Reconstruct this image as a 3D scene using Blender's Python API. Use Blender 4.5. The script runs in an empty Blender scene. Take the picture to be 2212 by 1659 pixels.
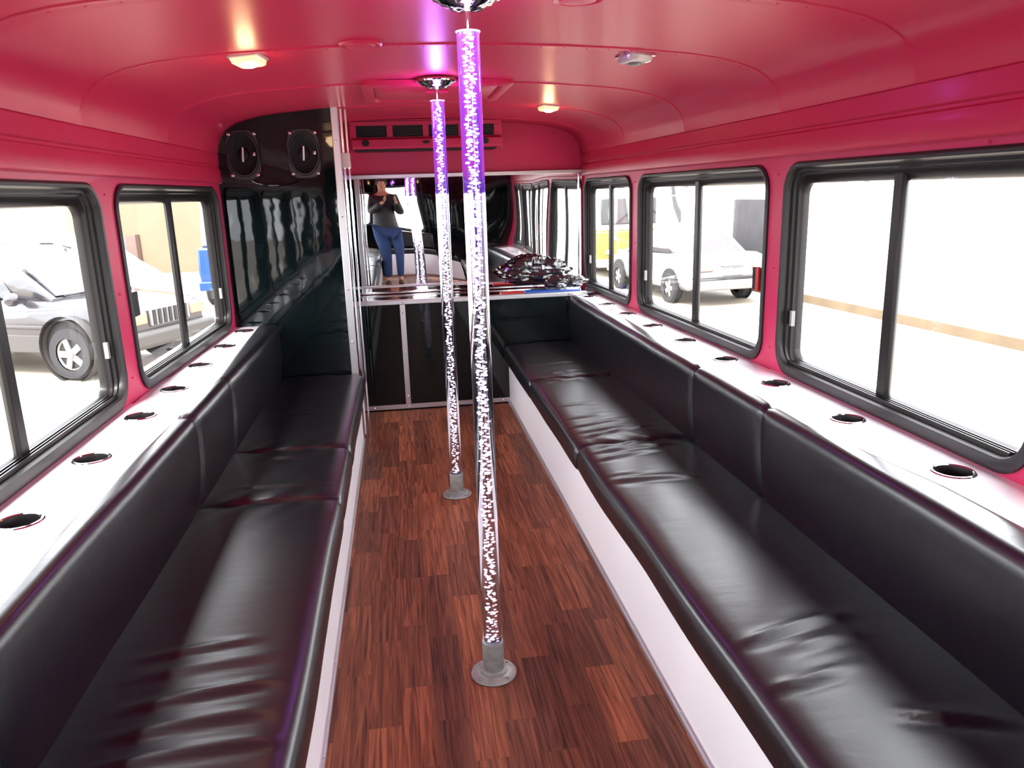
import bpy, bmesh, math, random
from mathutils import Vector, Matrix, noise
random.seed(7)
PI = math.pi
S = bpy.context.scene
C = S.collection

# ---------------------------------------------------------------- camera
FPX, CX, CZ = 1666.0, -0.2008, 1.4097
YAW, PITCH, ROLL = 0.1379, -0.2449, -0.0311
fw = Vector((math.sin(YAW)*math.cos(PITCH), math.cos(YAW)*math.cos(PITCH), math.sin(PITCH)))
rt = Vector((math.cos(YAW), -math.sin(YAW), 0)); up = rt.cross(fw)
r2 = rt*math.cos(ROLL)+up*math.sin(ROLL); u2 = up*math.cos(ROLL)-rt*math.sin(ROLL)
cam = bpy.data.cameras.new('camera'); co = bpy.data.objects.new('camera', cam); C.objects.link(co)
cam.sensor_width = 36.0; cam.lens = FPX/2212.0*36.0; cam.clip_start = 0.02; cam.clip_end = 300
m3 = Matrix((r2, u2, -fw)).transposed()
co.matrix_world = Matrix.Translation((CX, 0, CZ)) @ m3.to_4x4()
S.camera = co
# ---------------------------------------------------------------- world, sun, exposure
w = bpy.data.worlds.new('overcast_sky'); S.world = w; w.use_nodes = True
wn = w.node_tree; bgn = wn.nodes['Background']
tc = wn.nodes.new('ShaderNodeTexCoord'); mp = wn.nodes.new('ShaderNodeMapping'); mp.inputs['Scale'].default_value = (1.5, 1.5, 4)
nz = wn.nodes.new('ShaderNodeTexNoise'); nz.inputs['Scale'].default_value = 2.0; nz.inputs['Detail'].default_value = 3
rp = wn.nodes.new('ShaderNodeValToRGB'); rp.color_ramp.elements[0].color = (.86, .92, 1, 1); rp.color_ramp.elements[1].color = (1, 1, 1, 1)
wn.links.new(tc.outputs['Generated'], mp.inputs[0]); wn.links.new(mp.outputs[0], nz.inputs['Vector'])
wn.links.new(nz.outputs[0], rp.inputs[0]); wn.links.new(rp.outputs[0], bgn.inputs[0])
bgn.inputs[1].default_value = 7.0
sun = bpy.data.lights.new('sun', 'SUN'); sun.energy = 6; sun.angle = math.radians(12); sun.color = (1, .95, .88)
so = bpy.data.objects.new('sun', sun); C.objects.link(so); so.rotation_euler = (math.radians(38), math.radians(-14), 0)
vs = S.view_settings
vs.view_transform = 'Standard'; vs.look = 'None'; vs.gamma = 1; vs.exposure = 0.74; vs.use_curve_mapping = False
S.cycles.use_denoising = True
S.cycles.max_bounces = 14; S.cycles.diffuse_bounces = 6; S.cycles.glossy_bounces = 6
S.cycles.transmission_bounces = 10; S.cycles.transparent_max_bounces = 14
S.cycles.sample_clamp_indirect = 8

# ---------------------------------------------------------------- materials
def mat(name, col, rough=.5, metal=0, coat=0, spec=.5, emis=None, es=0, bump=0, bscale=30, bstretch=(1, 1, 1), croug=.05, var=0, sheen=0):
    m = bpy.data.materials.new(name); m.use_nodes = True; t = m.node_tree; b = t.nodes['Principled BSDF']
    b.inputs['Base Color'].default_value = (*col, 1); b.inputs['Roughness'].default_value = rough
    b.inputs['Metallic'].default_value = metal; b.inputs['Coat Weight'].default_value = coat
    b.inputs['Coat Roughness'].default_value = croug
    b.inputs['Specular IOR Level'].default_value = spec
    if sheen: b.inputs['Sheen Weight'].default_value = sheen; b.inputs['Sheen Roughness'].default_value = .4
    if emis: b.inputs['Emission Color'].default_value = (*emis, 1); b.inputs['Emission Strength'].default_value = es
    tcn = t.nodes.new('ShaderNodeTexCoord'); mpn = t.nodes.new('ShaderNodeMapping'); mpn.inputs['Scale'].default_value = bstretch
    t.links.new(tcn.outputs['Object'], mpn.inputs[0])
    n = t.nodes.new('ShaderNodeTexNoise'); n.inputs['Scale'].default_value = bscale; n.inputs['Detail'].default_value = 4
    t.links.new(mpn.outputs[0], n.inputs['Vector'])
    if bump:
        bp = t.nodes.new('ShaderNodeBump'); bp.inputs['Strength'].default_value = bump; bp.inputs['Distance'].default_value = .01
        t.links.new(n.outputs[0], bp.inputs['Height']); t.links.new(bp.outputs[0], b.inputs['Normal'])
    if var:
        r = t.nodes.new('ShaderNodeValToRGB'); r.color_ramp.elements[0].position = .3; r.color_ramp.elements[1].position = .7
        r.color_ramp.elements[0].color = (*[c*(1-var) for c in col], 1); r.color_ramp.elements[1].color = (*[min(1, c*(1+var)) for c in col], 1)
        t.links.new(n.outputs[0], r.inputs[0]); t.links.new(r.outputs[0], b.inputs['Base Color'])
    return m
def glass_pane(name, tint=(1, 1, 1), refl=1.0):
    m = bpy.data.materials.new(name); m.use_nodes = True; t = m.node_tree; t.nodes.clear()
    o = t.nodes.new('ShaderNodeOutputMaterial'); mx = t.nodes.new('ShaderNodeMixShader')
    ge = t.nodes.new('ShaderNodeNewGeometry'); dt = t.nodes.new('ShaderNodeVectorMath'); dt.operation = 'DOT_PRODUCT'
    t.links.new(ge.outputs['Normal'], dt.inputs[0]); t.links.new(ge.outputs['Incoming'], dt.inputs[1])
    ab = t.nodes.new('ShaderNodeMath'); ab.operation = 'ABSOLUTE'; t.links.new(dt.outputs['Value'], ab.inputs[0])
    om = t.nodes.new('ShaderNodeMath'); om.operation = 'SUBTRACT'; om.inputs[0].default_value = 1; t.links.new(ab.outputs[0], om.inputs[1])
    pw = t.nodes.new('ShaderNodeMath'); pw.operation = 'POWER'; pw.inputs[1].default_value = 5; t.links.new(om.outputs[0], pw.inputs[0])
    fr = t.nodes.new('ShaderNodeMath'); fr.operation = 'MULTIPLY_ADD'; fr.inputs[1].default_value = .9*refl; fr.inputs[2].default_value = .05*refl; t.links.new(pw.outputs[0], fr.inputs[0])
    tr = t.nodes.new('ShaderNodeBsdfTransparent'); tr.inputs[0].default_value = (*tint, 1)
    gl = t.nodes.new('ShaderNodeBsdfGlossy'); gl.inputs['Roughness'].default_value = .02
    t.links.new(fr.outputs[0], mx.inputs[0]); t.links.new(tr.outputs[0], mx.inputs[1]); t.links.new(gl.outputs[0], mx.inputs[2]); t.links.new(mx.outputs[0], o.inputs[0])
    return m
M = {}
M['pink'] = mat('pink_gloss_paint', (.50, .022, .072), .36, coat=.04, croug=.12, bump=.08, bscale=3.5, spec=.22)
M['pinkwall'] = mat('pink_satin_paint', (.53, .028, .102), .40, coat=.05, croug=.2, spec=.3, bump=.06, bscale=12)
M['ledge'] = mat('white_gloss_laminate', (.82, .80, .82), .16, coat=.3)
M['white'] = mat('white_panel', (.90, .89, .91), .3, coat=.1)
M['vinyl'] = mat('black_vinyl', (.0035, .004, .006), .31, spec=.64, coat=.10, croug=.24, bump=.08, bscale=9, bstretch=(1, 3, 1))
M['rubber'] = mat('black_rubber', (.014, .014, .014), .42, bump=.05)
M['frame'] = mat('dark_anodised_frame', (.010, .009, .0085), .36, spec=.32)
M['alu'] = mat('brushed_aluminium', (.62, .62, .63), .34, metal=.85, bump=.05, bscale=40, bstretch=(1, 8, 1))
M['galv'] = mat('galvanised_steel', (.33, .35, .33), .48, metal=.7, var=.18, bscale=40, bump=.2)
M['chrome'] = mat('chrome', (.75, .75, .76), .10, metal=1)
M['blackgloss'] = mat('black_gloss_acrylic', (.003, .006, .006), .025, spec=.45)
M['mirror'] = mat('mirror_acrylic', (.86, .87, .87), .012, metal=1)
M['shelf'] = mat('polished_steel_shelf', (.60, .56, .56), .06, metal=1, bump=.15, bscale=6)
M['black'] = mat('matt_black', (.008, .008, .009), .6)
M['cupin'] = mat('cup_interior', (.012, .010, .012), .45)
M['cone'] = mat('speaker_cone', (.003, .003, .004), .5, spec=.2, bump=.1)
M['surround'] = mat('speaker_surround', (.010, .008, .009), .35)
M['grey'] = mat('grey_plastic', (.18, .18, .18), .4)
M['red'] = mat('red_plastic', (.5, .02, .02), .4)
M['lens'] = mat('clear_lens', (.55, .48, .46), .15, coat=.5)
M['bulb'] = mat('warm_bulb', (1, .8, .5), .4, emis=(1, .72, .38), es=9)
M['lenslit'] = mat('lit_lens', (.9, .6, .4), .2, emis=(1, .42, .18), es=.9)
M['bag'] = mat('black_plastic_bag', (.012, .011, .012), .12, spec=.8, coat=.6, bump=.5, bscale=14)
M['blueplastic'] = mat('blue_plastic', (.01, .06, .30), .3)
M['glass'] = glass_pane('window_glass')
M['led'] = mat('violet_led', (.8, .6, 1), .4, emis=(.62, .35, 1.0), es=6)
# outdoors
M['ground'] = mat('wet_sandy_asphalt', (.36, .31, .25), .7, var=.2, bscale=.35)
M['snow'] = mat('dirty_snow', (.42, .40, .38), .8, bump=.4, bscale=4, var=.08)
M['orange'] = mat('orange_render', (.20, .135, .088), .8, var=.06, bscale=1)
M['cream'] = mat('cream_render', (.30, .28, .20), .8)
M['whitewall'] = mat('white_metal_siding', (.85, .85, .86), .6)
M['kerb'] = mat('sandy_kerb', (.12, .085, .05), .8, var=.2, bscale=2)
M['brick'] = mat('brown_door', (.06, .03, .022), .7)
M['greydoor'] = mat('grey_steel_door', (.034, .033, .038), .6, var=.2, bscale=3)
M['carwhite'] = mat('white_car_paint', (.155, .152, .155), .25, coat=.6)
M['cargrey'] = mat('grey_car_paint', (.030, .027, .032), .3, metal=.3, coat=.8)
M['cargreylow'] = mat('grey_cladding', (.042, .038, .036), .55)
M['carglass'] = mat('car_glass', (.035, .035, .042), .08, spec=.5)
M['tyre'] = mat('tyre', (.018, .018, .020), .8)
M['alloy'] = mat('alloy_wheel', (.25, .24, .23), .35, metal=.6)
M['headlamp'] = mat('headlamp', (.22, .15, .10), .2, coat=.5)
M['taillamp'] = mat('tail_lamp', (.16, .11, .10), .25, coat=.5)
M['yellow'] = mat('yellow_bus_paint', (.21, .15, .03), .5, coat=.3)
M['busglass'] = mat('bus_glass', (.05, .052, .052), .15)
M['blue'] = mat('blue_truck_paint', (.008, .045, .17), .35, coat=.4)
M['teal'] = mat('pale_teal_paint', (.12, .17, .17), .3, coat=.5)
M['denim'] = mat('blue_denim', (.02, .05, .14), .9, bump=.2, bscale=80)
M['jacket'] = mat('dark_jacket', (.015, .016, .02), .6, bump=.1)
M['skin'] = mat('skin', (.52, .28, .19), .55)
M['hair'] = mat('brown_hair', (.03, .018, .012), .6, bump=.3, bscale=60)
M['shoe'] = mat('brown_shoe', (.10, .05, .025), .5)

def wood():
    m = bpy.data.materials.new('wood_strip_floor'); m.use_nodes = True; t = m.node_tree; b = t.nodes['Principled BSDF']
    L = t.links.new
    tcn = t.nodes.new('ShaderNodeTexCoord'); mpn = t.nodes.new('ShaderNodeMapping'); mpn.inputs['Rotation'].default_value = (0, 0, PI/2)
    L(tcn.outputs['Object'], mpn.inputs[0])
    br = t.nodes.new('ShaderNodeTexBrick'); L(mpn.outputs[0], br.inputs['Vector'])
    br.offset = .41; br.offset_frequency = 2; br.squash = .8; br.squash_frequency = 3
    br.inputs['Color1'].default_value = (0, 0, 0, 1); br.inputs['Color2'].default_value = (1, 1, 1, 1); br.inputs['Mortar'].default_value = (.1, .1, .1, 1)
    br.inputs['Scale'].default_value = 1; br.inputs['Brick Width'].default_value = .42; br.inputs['Row Height'].default_value = .092
    br.inputs['Mortar Size'].default_value = .0006; br.inputs['Mortar Smooth'].default_value = .3
    g = t.nodes.new('ShaderNodeMapping'); g.inputs['Scale'].default_value = (85, 3.2, 1); L(tcn.outputs['Object'], g.inputs[0])
    # shift the grain plank by plank
    ad = t.nodes.new('ShaderNodeVectorMath'); ad.operation = 'ADD'; L(g.outputs[0], ad.inputs[0])
    ml = t.nodes.new('ShaderNodeVectorMath'); ml.operation = 'SCALE'; ml.inputs['Scale'].default_value = 37; L(br.outputs['Color'], ml.inputs[0]); L(ml.outputs[0], ad.inputs[1])
    n = t.nodes.new('ShaderNodeTexNoise'); n.inputs['Scale'].default_value = 1; n.inputs['Detail'].default_value = 6; n.inputs['Distortion'].default_value = 1.2; L(ad.outputs[0], n.inputs['Vector'])
    r = t.nodes.new('ShaderNodeValToRGB'); L(n.outputs[0], r.inputs[0])
    r.color_ramp.elements[0].position = .3; r.color_ramp.elements[0].color = (.060, .019, .0105, 1)
    r.color_ramp.elements[1].position = .72; r.color_ramp.elements[1].color = (.330, .118, .062, 1)
    e = r.color_ramp.elements.new(.5); e.color = (.190, .062, .032, 1)
    mx = t.nodes.new('ShaderNodeMix'); mx.data_type = 'RGBA'; mx.blend_type = 'MULTIPLY'; mx.inputs[0].default_value = 1
    r2_ = t.nodes.new('ShaderNodeValToRGB'); L(br.outputs['Color'], r2_.inputs[0])
    r2_.color_ramp.elements[0].color = (.50, .50, .56, 1); r2_.color_ramp.elements[1].color = (1.2, 1.1, 1.0, 1)
    L(r.outputs[0], mx.inputs[6]); L(r2_.outputs[0], mx.inputs[7]); L(mx.outputs[2], b.inputs['Base Color'])
    b.inputs['Roughness'].default_value = .5; b.inputs['Specular IOR Level'].default_value = .22
    bp = t.nodes.new('ShaderNodeBump'); bp.inputs['Strength'].default_value = .12; bp.inputs['Distance'].default_value = .004; L(n.outputs[0], bp.inputs['Height']); L(bp.outputs[0], b.inputs['Normal'])
    return m
M['wood'] = wood()

def rodmat():
    m = bpy.data.materials.new('acrylic_rod'); m.use_nodes = True; t = m.node_tree; t.nodes.clear(); L = t.links.new
    o = t.nodes.new('ShaderNodeOutputMaterial'); g = t.nodes.new('ShaderNodeBsdfGlass'); g.inputs['IOR'].default_value = 1.46; g.inputs['Roughness'].default_value = 0.0
    g.inputs['Color'].default_value = (.97, .96, 1, 1)
    em = t.nodes.new('ShaderNodeEmission'); em.inputs[0].default_value = (.30, .07, 1, 1)  # LED glow carried down the rod, put in as violet emission
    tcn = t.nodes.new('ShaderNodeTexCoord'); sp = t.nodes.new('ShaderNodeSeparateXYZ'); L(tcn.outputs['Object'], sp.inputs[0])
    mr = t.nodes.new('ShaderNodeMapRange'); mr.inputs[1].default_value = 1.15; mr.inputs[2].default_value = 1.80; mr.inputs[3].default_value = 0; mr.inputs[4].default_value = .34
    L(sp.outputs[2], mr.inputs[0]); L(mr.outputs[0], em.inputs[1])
    ad = t.nodes.new('ShaderNodeAddShader'); L(g.outputs[0], ad.inputs[0]); L(em.outputs[0], ad.inputs[1]); L(ad.outputs[0], o.inputs[0])
    return m
def bubmat():
    m = mat('bubbles_painted_led_glow', (.9, .88, .95), .4); t = m.node_tree; b = t.nodes['Principled BSDF']; L = t.links.new
    tcn = t.nodes.new('ShaderNodeTexCoord'); sp = t.nodes.new('ShaderNodeSeparateXYZ'); L(tcn.outputs['Object'], sp.inputs[0])
    mr = t.nodes.new('ShaderNodeMapRange'); mr.inputs[1].default_value = .1; mr.inputs[2].default_value = 1.80; mr.inputs[3].default_value = .42; mr.inputs[4].default_value = 5.0  # LED light painted into the bubbles as emission, stronger towards the top
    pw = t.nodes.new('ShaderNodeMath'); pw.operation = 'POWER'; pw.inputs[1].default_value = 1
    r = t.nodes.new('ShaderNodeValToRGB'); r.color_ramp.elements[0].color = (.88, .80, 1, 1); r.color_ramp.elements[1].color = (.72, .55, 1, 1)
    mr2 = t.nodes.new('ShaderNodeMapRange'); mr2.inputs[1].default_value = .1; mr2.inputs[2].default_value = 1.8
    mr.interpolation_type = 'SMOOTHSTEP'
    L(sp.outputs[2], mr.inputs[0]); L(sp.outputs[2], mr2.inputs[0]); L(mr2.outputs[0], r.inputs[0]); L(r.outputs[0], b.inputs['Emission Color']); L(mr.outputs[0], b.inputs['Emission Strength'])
    return m
M['rod'] = rodmat(); M['bub'] = bubmat()

# ---------------------------------------------------------------- mesh helpers
class MB:
    def __init__(s): s.v = []; s.f = []
    def box(s, a, b, rot=None, piv=None):
        x0, y0, z0 = a; x1, y1, z1 = b; n = len(s.v)
        pts = [Vector(p) for p in ((x0, y0, z0), (x1, y0, z0), (x1, y1, z0), (x0, y1, z0), (x0, y0, z1), (x1, y0, z1), (x1, y1, z1), (x0, y1, z1))]
        if rot is not None:
            pv = Vector(piv) if piv else (Vector(a)+Vector(b))/2
            pts = [rot @ (p-pv)+pv for p in pts]
        s.v += pts; s.f += [tuple(n+i for i in q) for q in ((0, 3, 2, 1), (4, 5, 6, 7), (0, 1, 5, 4), (1, 2, 6, 5), (2, 3, 7, 6), (3, 0, 4, 7))]
        return s
    def loops(s, L, closed=True, cap0=False, cap1=False):
        n = len(s.v); k = len(L[0])
        for l in L: s.v += [Vector(p) for p in l]
        for i in range(len(L)-1):
            for j in range(k if closed else k-1):
                a = n+i*k+j; b = n+i*k+(j+1) % k
                s.f.append((a, b, b+k, a+k))
        if cap0: s.f.append(tuple(n+j for j in reversed(range(k))))
        if cap1: s.f.append(tuple(n+(len(L)-1)*k+j for j in range(k)))
        return s
    def lathe(s, prof, seg=24, c=(0, 0, 0), axis='z', cap0=True, cap1=True, sx=1, sy=1):
        L = []
        for r, h in prof:
            l = []
            for i in range(seg):
                a = 2*PI*i/seg; p = (r*math.cos(a)*sx, r*math.sin(a)*sy, h)
                if axis == 'x': p = (p[2], p[0], p[1])
                if axis == 'y': p = (p[0], p[2], p[1])
                l.append(Vector(p)+Vector(c))
            L.append(l)
        return s.loops(L, True, cap0, cap1)
    def tube(s, pts, r, seg=8):
        pts = [Vector(p) for p in pts]; L = []
        for i, p in enumerate(pts):
            d = (pts[min(i+1, len(pts)-1)]-pts[max(i-1, 0)]).normalized()
            a = d.orthogonal().normalized() if i == 0 else (pa-d*pa.dot(d)).normalized()
            pa = a; b = d.cross(a)
            L.append([p+(a*math.cos(2*PI*j/seg)+b*math.sin(2*PI*j/seg))*r for j in range(seg)])
        return s.loops(L, True, True, True)
    def ball(s, c, r, n=6, m=4, sc=(1, 1, 1)):
        L = []
        for i in range(1, m):
            t = PI*i/m; L.append([Vector((math.sin(t)*math.cos(2*PI*j/n)*sc[0], math.sin(t)*math.sin(2*PI*j/n)*sc[1], math.cos(t)*sc[2]))*r+Vector(c) for j in range(n)])
        return s.loops(L, True, True, True)
    def build(s, name, m, parent=None, smooth=True, bev=0, ang=35, fix=True):
        me = bpy.data.meshes.new(name); me.from_pydata([tuple(p) for p in s.v], [], s.f); me.update()
        if fix:
            bm = bmesh.new(); bm.from_mesh(me); bmesh.ops.recalc_face_normals(bm, faces=bm.faces); bm.to_mesh(me); bm.free()
        me.materials.append(M[m] if isinstance(m, str) else m)
        if smooth:
            me.shade_smooth(); me.set_sharp_from_angle(angle=math.radians(ang))
        o = bpy.data.objects.new(name, me); C.objects.link(o)
        if parent: o.parent = parent
        if bev:
            b = o.modifiers.new('bevel', 'BEVEL'); b.width = bev; b.segments = 3; b.limit_method = 'ANGLE'; b.harden_normals = False
        return o
def tag(o, label=None, cat=None, group=None, kind=None):
    for k, v in (('label', label), ('category', cat), ('group', group), ('kind', kind)):
        if v: o[k] = v
    return o
def thing(name, label, cat, loc=(0, 0, 0), rz=0, group=None, kind=None):
    o = bpy.data.objects.new(name, None); o.empty_display_size = .1; C.objects.link(o)
    o.location = loc; o.rotation_euler = (0, 0, rz); return tag(o, label, cat, group, kind)
def W(y): return 1.185 if y <= 2.7 else 1.185-.0286*(y-2.7)
def rr(y0, y1, z0, z1, r, n=6):
    r = max(r, .004); P = []
    for cy, cz, a0 in ((y1-r, z1-r, 0), (y0+r, z1-r, PI/2), (y0+r, z0+r, PI), (y1-r, z0+r, 1.5*PI)):
        for i in range(n+1):
            a = a0+PI/2*i/n; P.append((cy+r*math.cos(a), cz+r*math.sin(a)))
    return P
def interp(T, x):
    if x <= T[0][0]: return T[0][1]
    for (a, va), (b, vb) in zip(T, T[1:]):
        if x <= b: return va+(vb-va)*(x-a)/(b-a)
    return T[-1][1]
def holed(mb, cell, loop, n, fn):
    """cell rectangle with a rounded hole; corner arcs fan to the cell's corners"""
    y0, y1, z0, z1 = cell; cor = [(y1, z1), (y0, z1), (y0, z0), (y1, z0)]
    k = n+1; base = len(mb.v)
    mb.v += [Vector(fn(*p)) for p in loop]; cb = len(mb.v); mb.v += [Vector(fn(*p)) for p in cor]
    for q in range(4):
        for i in range(n): mb.f.append((base+q*k+i, base+q*k+i+1, cb+q))
        a = base+q*k+n; b = base+((q+1) % 4)*k
        mb.f.append((a, b, cb+(q+1) % 4, cb+q))

YB = -2.3; YP = 4.45; YH = 5.06; YM = 5.5          # rear wall, partition, half panel, bulkhead
ZL = .716

# ---------------------------------------------------------------- room shell
fl = MB(); fl.box((-1.19, YB, -.04), (1.19, YM, 0)).build('floor', 'wood', smooth=False)['kind'] = 'structure'
sub = MB(); sub.box((-1.25, YB-.05, -.35), (1.25, YM+.05, -.041)); tag(sub.build('trim_1', 'black', smooth=False), kind='structure')
PROF = [(1.185, 1.500), (1.176, 1.498), (1.168, 1.504), (1.166, 1.512), (1.172, 1.572), (1.180, 1.578), (1.180, 1.586), (1.172, 1.592),
        (1.172, 1.648), (1.176, 1.650), (1.172, 1.653), (1.165, 1.690), (1.148, 1.735), (1.115, 1.770), (1.070, 1.797), (1.010, 1.818),
        (.930, 1.836), (.830, 1.850), (.700, 1.861), (.550, 1.871), (.400, 1.878), (.200, 1.884), (0, 1.886)]
full = PROF+[(-x, z) for x, z in reversed(PROF[:-1])]
def ring_at(y, d):
    out = []
    for x, z in full:
        k = d*max(0, min(1, (z-1.655)/.08))
        nx, nz = x/1.25, (z-1.0)
        l = math.hypot(nx*.35, nz)
        sx = W(y)/1.185
        out.append((x*sx-k*(nx*.35)/l, y, z-k*nz/l))
    return out
RIBS = [-1.6, -.7, .2, 1.1, 1.98, 2.72, 3.60, 4.48, 5.2]
st = [(YB, 0)]
for yr in RIBS: st += [(yr-.003, 0), (yr-.001, .0040), (yr+.010, .0045), (yr+.045, .0012), (yr+.07, 0)]
st += [(YM+.03, 0)]; st.sort()
# extra stations so that the taper bends smoothly
cl = MB(); cl.loops([ring_at(y, d) for y, d in st], closed=False)
co_ = cl.build('ceiling', 'pink', ang=28, fix=False); co_['kind'] = 'structure'
sm = co_.modifiers.new('solid', 'SOLIDIFY'); sm.thickness = .03; sm.offset = -1
# rivets along the roof seams
rv = MB()
for yr in RIBS[3:-1]:
    for i in range(27):
        a = -1+2*i/26; x = a*1.02
        z = interp([(-p[0], p[1]) for p in PROF[12:]], -abs(x))
        rv.ball((x*W(yr)/1.185, yr+.022, z-.003), .0035, 6, 4)
rv.build('rivet_row', 'pink', co_)

WR = [(-1.45, -.12), (.02, 1.35), (1.47, 2.68), (2.80, 4.27), (4.40, 5.42)]
WLt = [(-1.45, -.12), (.02, 1.28), (1.40, 2.80), (2.94, 4.36), (4.55, 5.40)]
Z0, Z1 = .745, 1.475
def side_wall(side, wins, name):
    mb = MB(); fn = lambda y, z: (side*W(y), y, z)
    ys = [YB]
    for (a, b), (c, d) in zip(wins, wins[1:]): ys.append((b+c)/2)
    ys.append(YM+.02)
    for (a, b), y0, y1 in zip(wins, ys, ys[1:]):
        holed(mb, (y0, y1, .6, 1.50), rr(a+.012, b-.012, Z0+.012, Z1-.012, .085, 6), 6, fn)
        mb.loops([[fn(y0, 0), fn(y1, 0)], [fn(y0, .6), fn(y1, .6)]], closed=False)
    o = mb.build(name, 'pinkwall', smooth=False, fix=False); o['kind'] = 'structure'
    # pillar seams with little screws
    sc = MB()
    for y in ys[1:-1]:
        for z in (.80, 1.1, 1.44): sc.ball((side*(W(y)), y, z), .005, 8, 4)
        for z in (1.488,): sc.ball((side*(W(y)), y+.3, z), .006, 8, 4)
    sc.build('screw_row', 'pinkwall', o)
    return o
side_wall(1, WR, 'wall_right'); side_wall(-1, WLt, 'wall_left')

def window(side, y0, y1, num, latch=False, tab='far'):
    root = thing('window_%d' % num, None, None, (0, 0, 0), kind='structure')
    P = lambda u, v, d: (side*(W(u)+d), u, v)
    def loft(prof, rad, name, m):
        L = []
        for iy, it, ib, d in prof:
            L.append([P(a, b, d) for a, b in rr(y0+iy, y1-iy, Z0+ib, Z1-it, rad-iy, 8)])
        return MB().loops(L).build(name, m, root, ang=40)
    loft([(.013, .013, .013, .004), (-.004, -.004, -.024, 0), (-.004, -.004, -.024, -.008), (.004, .004, -.010, -.013), (.013, .013, .013, -.011), (.017, .017, .016, -.002), (.018, .018, .017, .006)], .095, 'rubber_trim', 'rubber')
    loft([(.017, .017, .016, -.002), (.019, .021, .016, .010), (.034, .030, .019, .012), (.036, .034, .019, .022),
          (.050, .048, .022, .024), (.052, .066, .026, .040), (.055, .070, .030, .046), (.055, .070, .032, .062), (.0, .0, .0, .062), (0, 0, 0, .02)], .095, 'frame', 'frame')
    # lower sliding tracks
    tr = MB()
    for d in (.006, .018, .030):
        tr.loops([[P(y, Z0+.018, d), P(y, Z0+.030, d), P(y, Z0+.030, d+.004), P(y, Z0+.018, d+.004)] for y in (y0+.07, (y0+y1)/2, y1-.07)], True, True, True)
    for i in range(7):
        y = y0+.1+(y1-y0-.2)*i/6; tr.ball(P(y, Z0+.022, .014), .004, 6, 4)
    tr.build('sliding_track', 'frame', root)
    ym = (y0+y1)/2
    mu = MB(); mu.loops([[P(ym-.021, z, .024), P(ym-.025, z, .036), P(ym-.018, z, .048), P(ym+.018, z, .048), P(ym+.025, z, .036), P(ym+.021, z, .024)] for z in (Z0+.02, Z1-.045)], True, True, True)
    mu.build('mullion', 'frame', root, bev=.003)
    for a, b, d in ((y0+.050, ym, .036), (ym, y1-.050, .041)):
        g = MB(); lp = [(a, Z0+.028), (b, Z0+.028), (b, Z1-.064), (a, Z1-.064)]
        g.loops([[P(p, q, d) for p, q in lp]], cap1=True)
        g.build('glass_pane', 'glass', root, smooth=False, fix=False)
    yt = y1-.055 if tab == 'far' else y0+.055
    t = MB(); t.box((0, 0, 0), (0, 0, 0)); t = MB()
    s_ = -1 if tab == 'far' else 1
    t.loops([[P(yt, z, .012), P(yt+s_*.014, z, .012), P(yt+s_*.014, z, .026), P(yt, z, .026)] for z in (.90, .955)], True, True, True)
    t.build('slide_tab', 'grey', root)
    if latch:
        yl = y0+.045
        l = MB(); l.loops([[P(yl+.00, z, .004), P(yl+.07, z, .004), P(yl+.07, z, .03), P(yl, z, .03)] for z in (1.00, 1.09)], True, True, True)
        lo = l.build('latch_block', 'black', root, bev=.003)
        for zz in (1.015, 1.035, 1.055, 1.075):
            pass
        if latch == 'red':
            h = MB(); h.loops([[P(yl+.0, z, -.008), P(yl+.022, z, -.008), P(yl+.022, z, .004), P(yl, z, .004)] for z in (1.0, 1.095)], True, True, True)
            h.build('latch_lever', 'red', root, bev=.003)['label'] = 'red latch lever'
    return root
window(1, *WR[2], 1); window(1, *WR[3], 2, 'red', 'far'); window(1, *WR[4], 3)
window(-1, *WLt[2], 4); window(-1, *WLt[3], 5, 'black', 'far'); window(-1, *WLt[4], 6)  # the last, unseen behind the partition, is added to give bright reflections
window(1, *WR[1], 7); window(-1, *WLt[1], 8); window(1, *WR[0], 9); window(-1, *WLt[0], 10)

# rear wall with an emergency door, behind the camera
rw = MB(); fnr = lambda x, z: (x, YB, z)
holed(rw, (-1.19, -.40, 0, 1.9), rr(-1.05, -.52, .85, 1.5, .06), 6, fnr)
rw.loops([[(.40, YB, 0), (1.19, YB, 0)], [(.40, YB, 1.9), (1.19, YB, 1.9)]], closed=False)
holed(rw, (-.40, .40, 0, 1.9), rr(-.30, .30, .85, 1.6, .06), 6, fnr)
o = rw.build('wall_back', 'blackgloss', smooth=False, fix=False); o['kind'] = 'structure'
for x0, x1, zt in ((-1.05, -.52, 1.5), (-.30, .30, 1.6)):
    MB().loops([[(a, YB+d, b) for a, b in rr(x0-i, x1+i, .85-i, zt+i, .07)] for i, d in ((.02, 0), (.02, .015), (-.02, .015), (-.02, -.03))]).build('window_gasket', 'rubber', o)
dr = MB(); dr.box((-.40, YB+.001, .02), (-.385, YB+.02, 1.75)); dr.box((.385, YB+.001, .02), (.40, YB+.02, 1.75)); dr.box((-.385, YB+.001, 1.735), (.385, YB+.02, 1.75))
dr.build('door_frame', 'rubber', o)
hb = MB(); hb.tube([(-.25, YB+.05, .75), (.25, YB+.05, .75)], .012); hb.box((-.26, YB, .73), (-.24, YB+.05, .77)); hb.box((.24, YB, .73), (.26, YB+.05, .77)); hb.build('door_handle', 'red', o)

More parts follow.
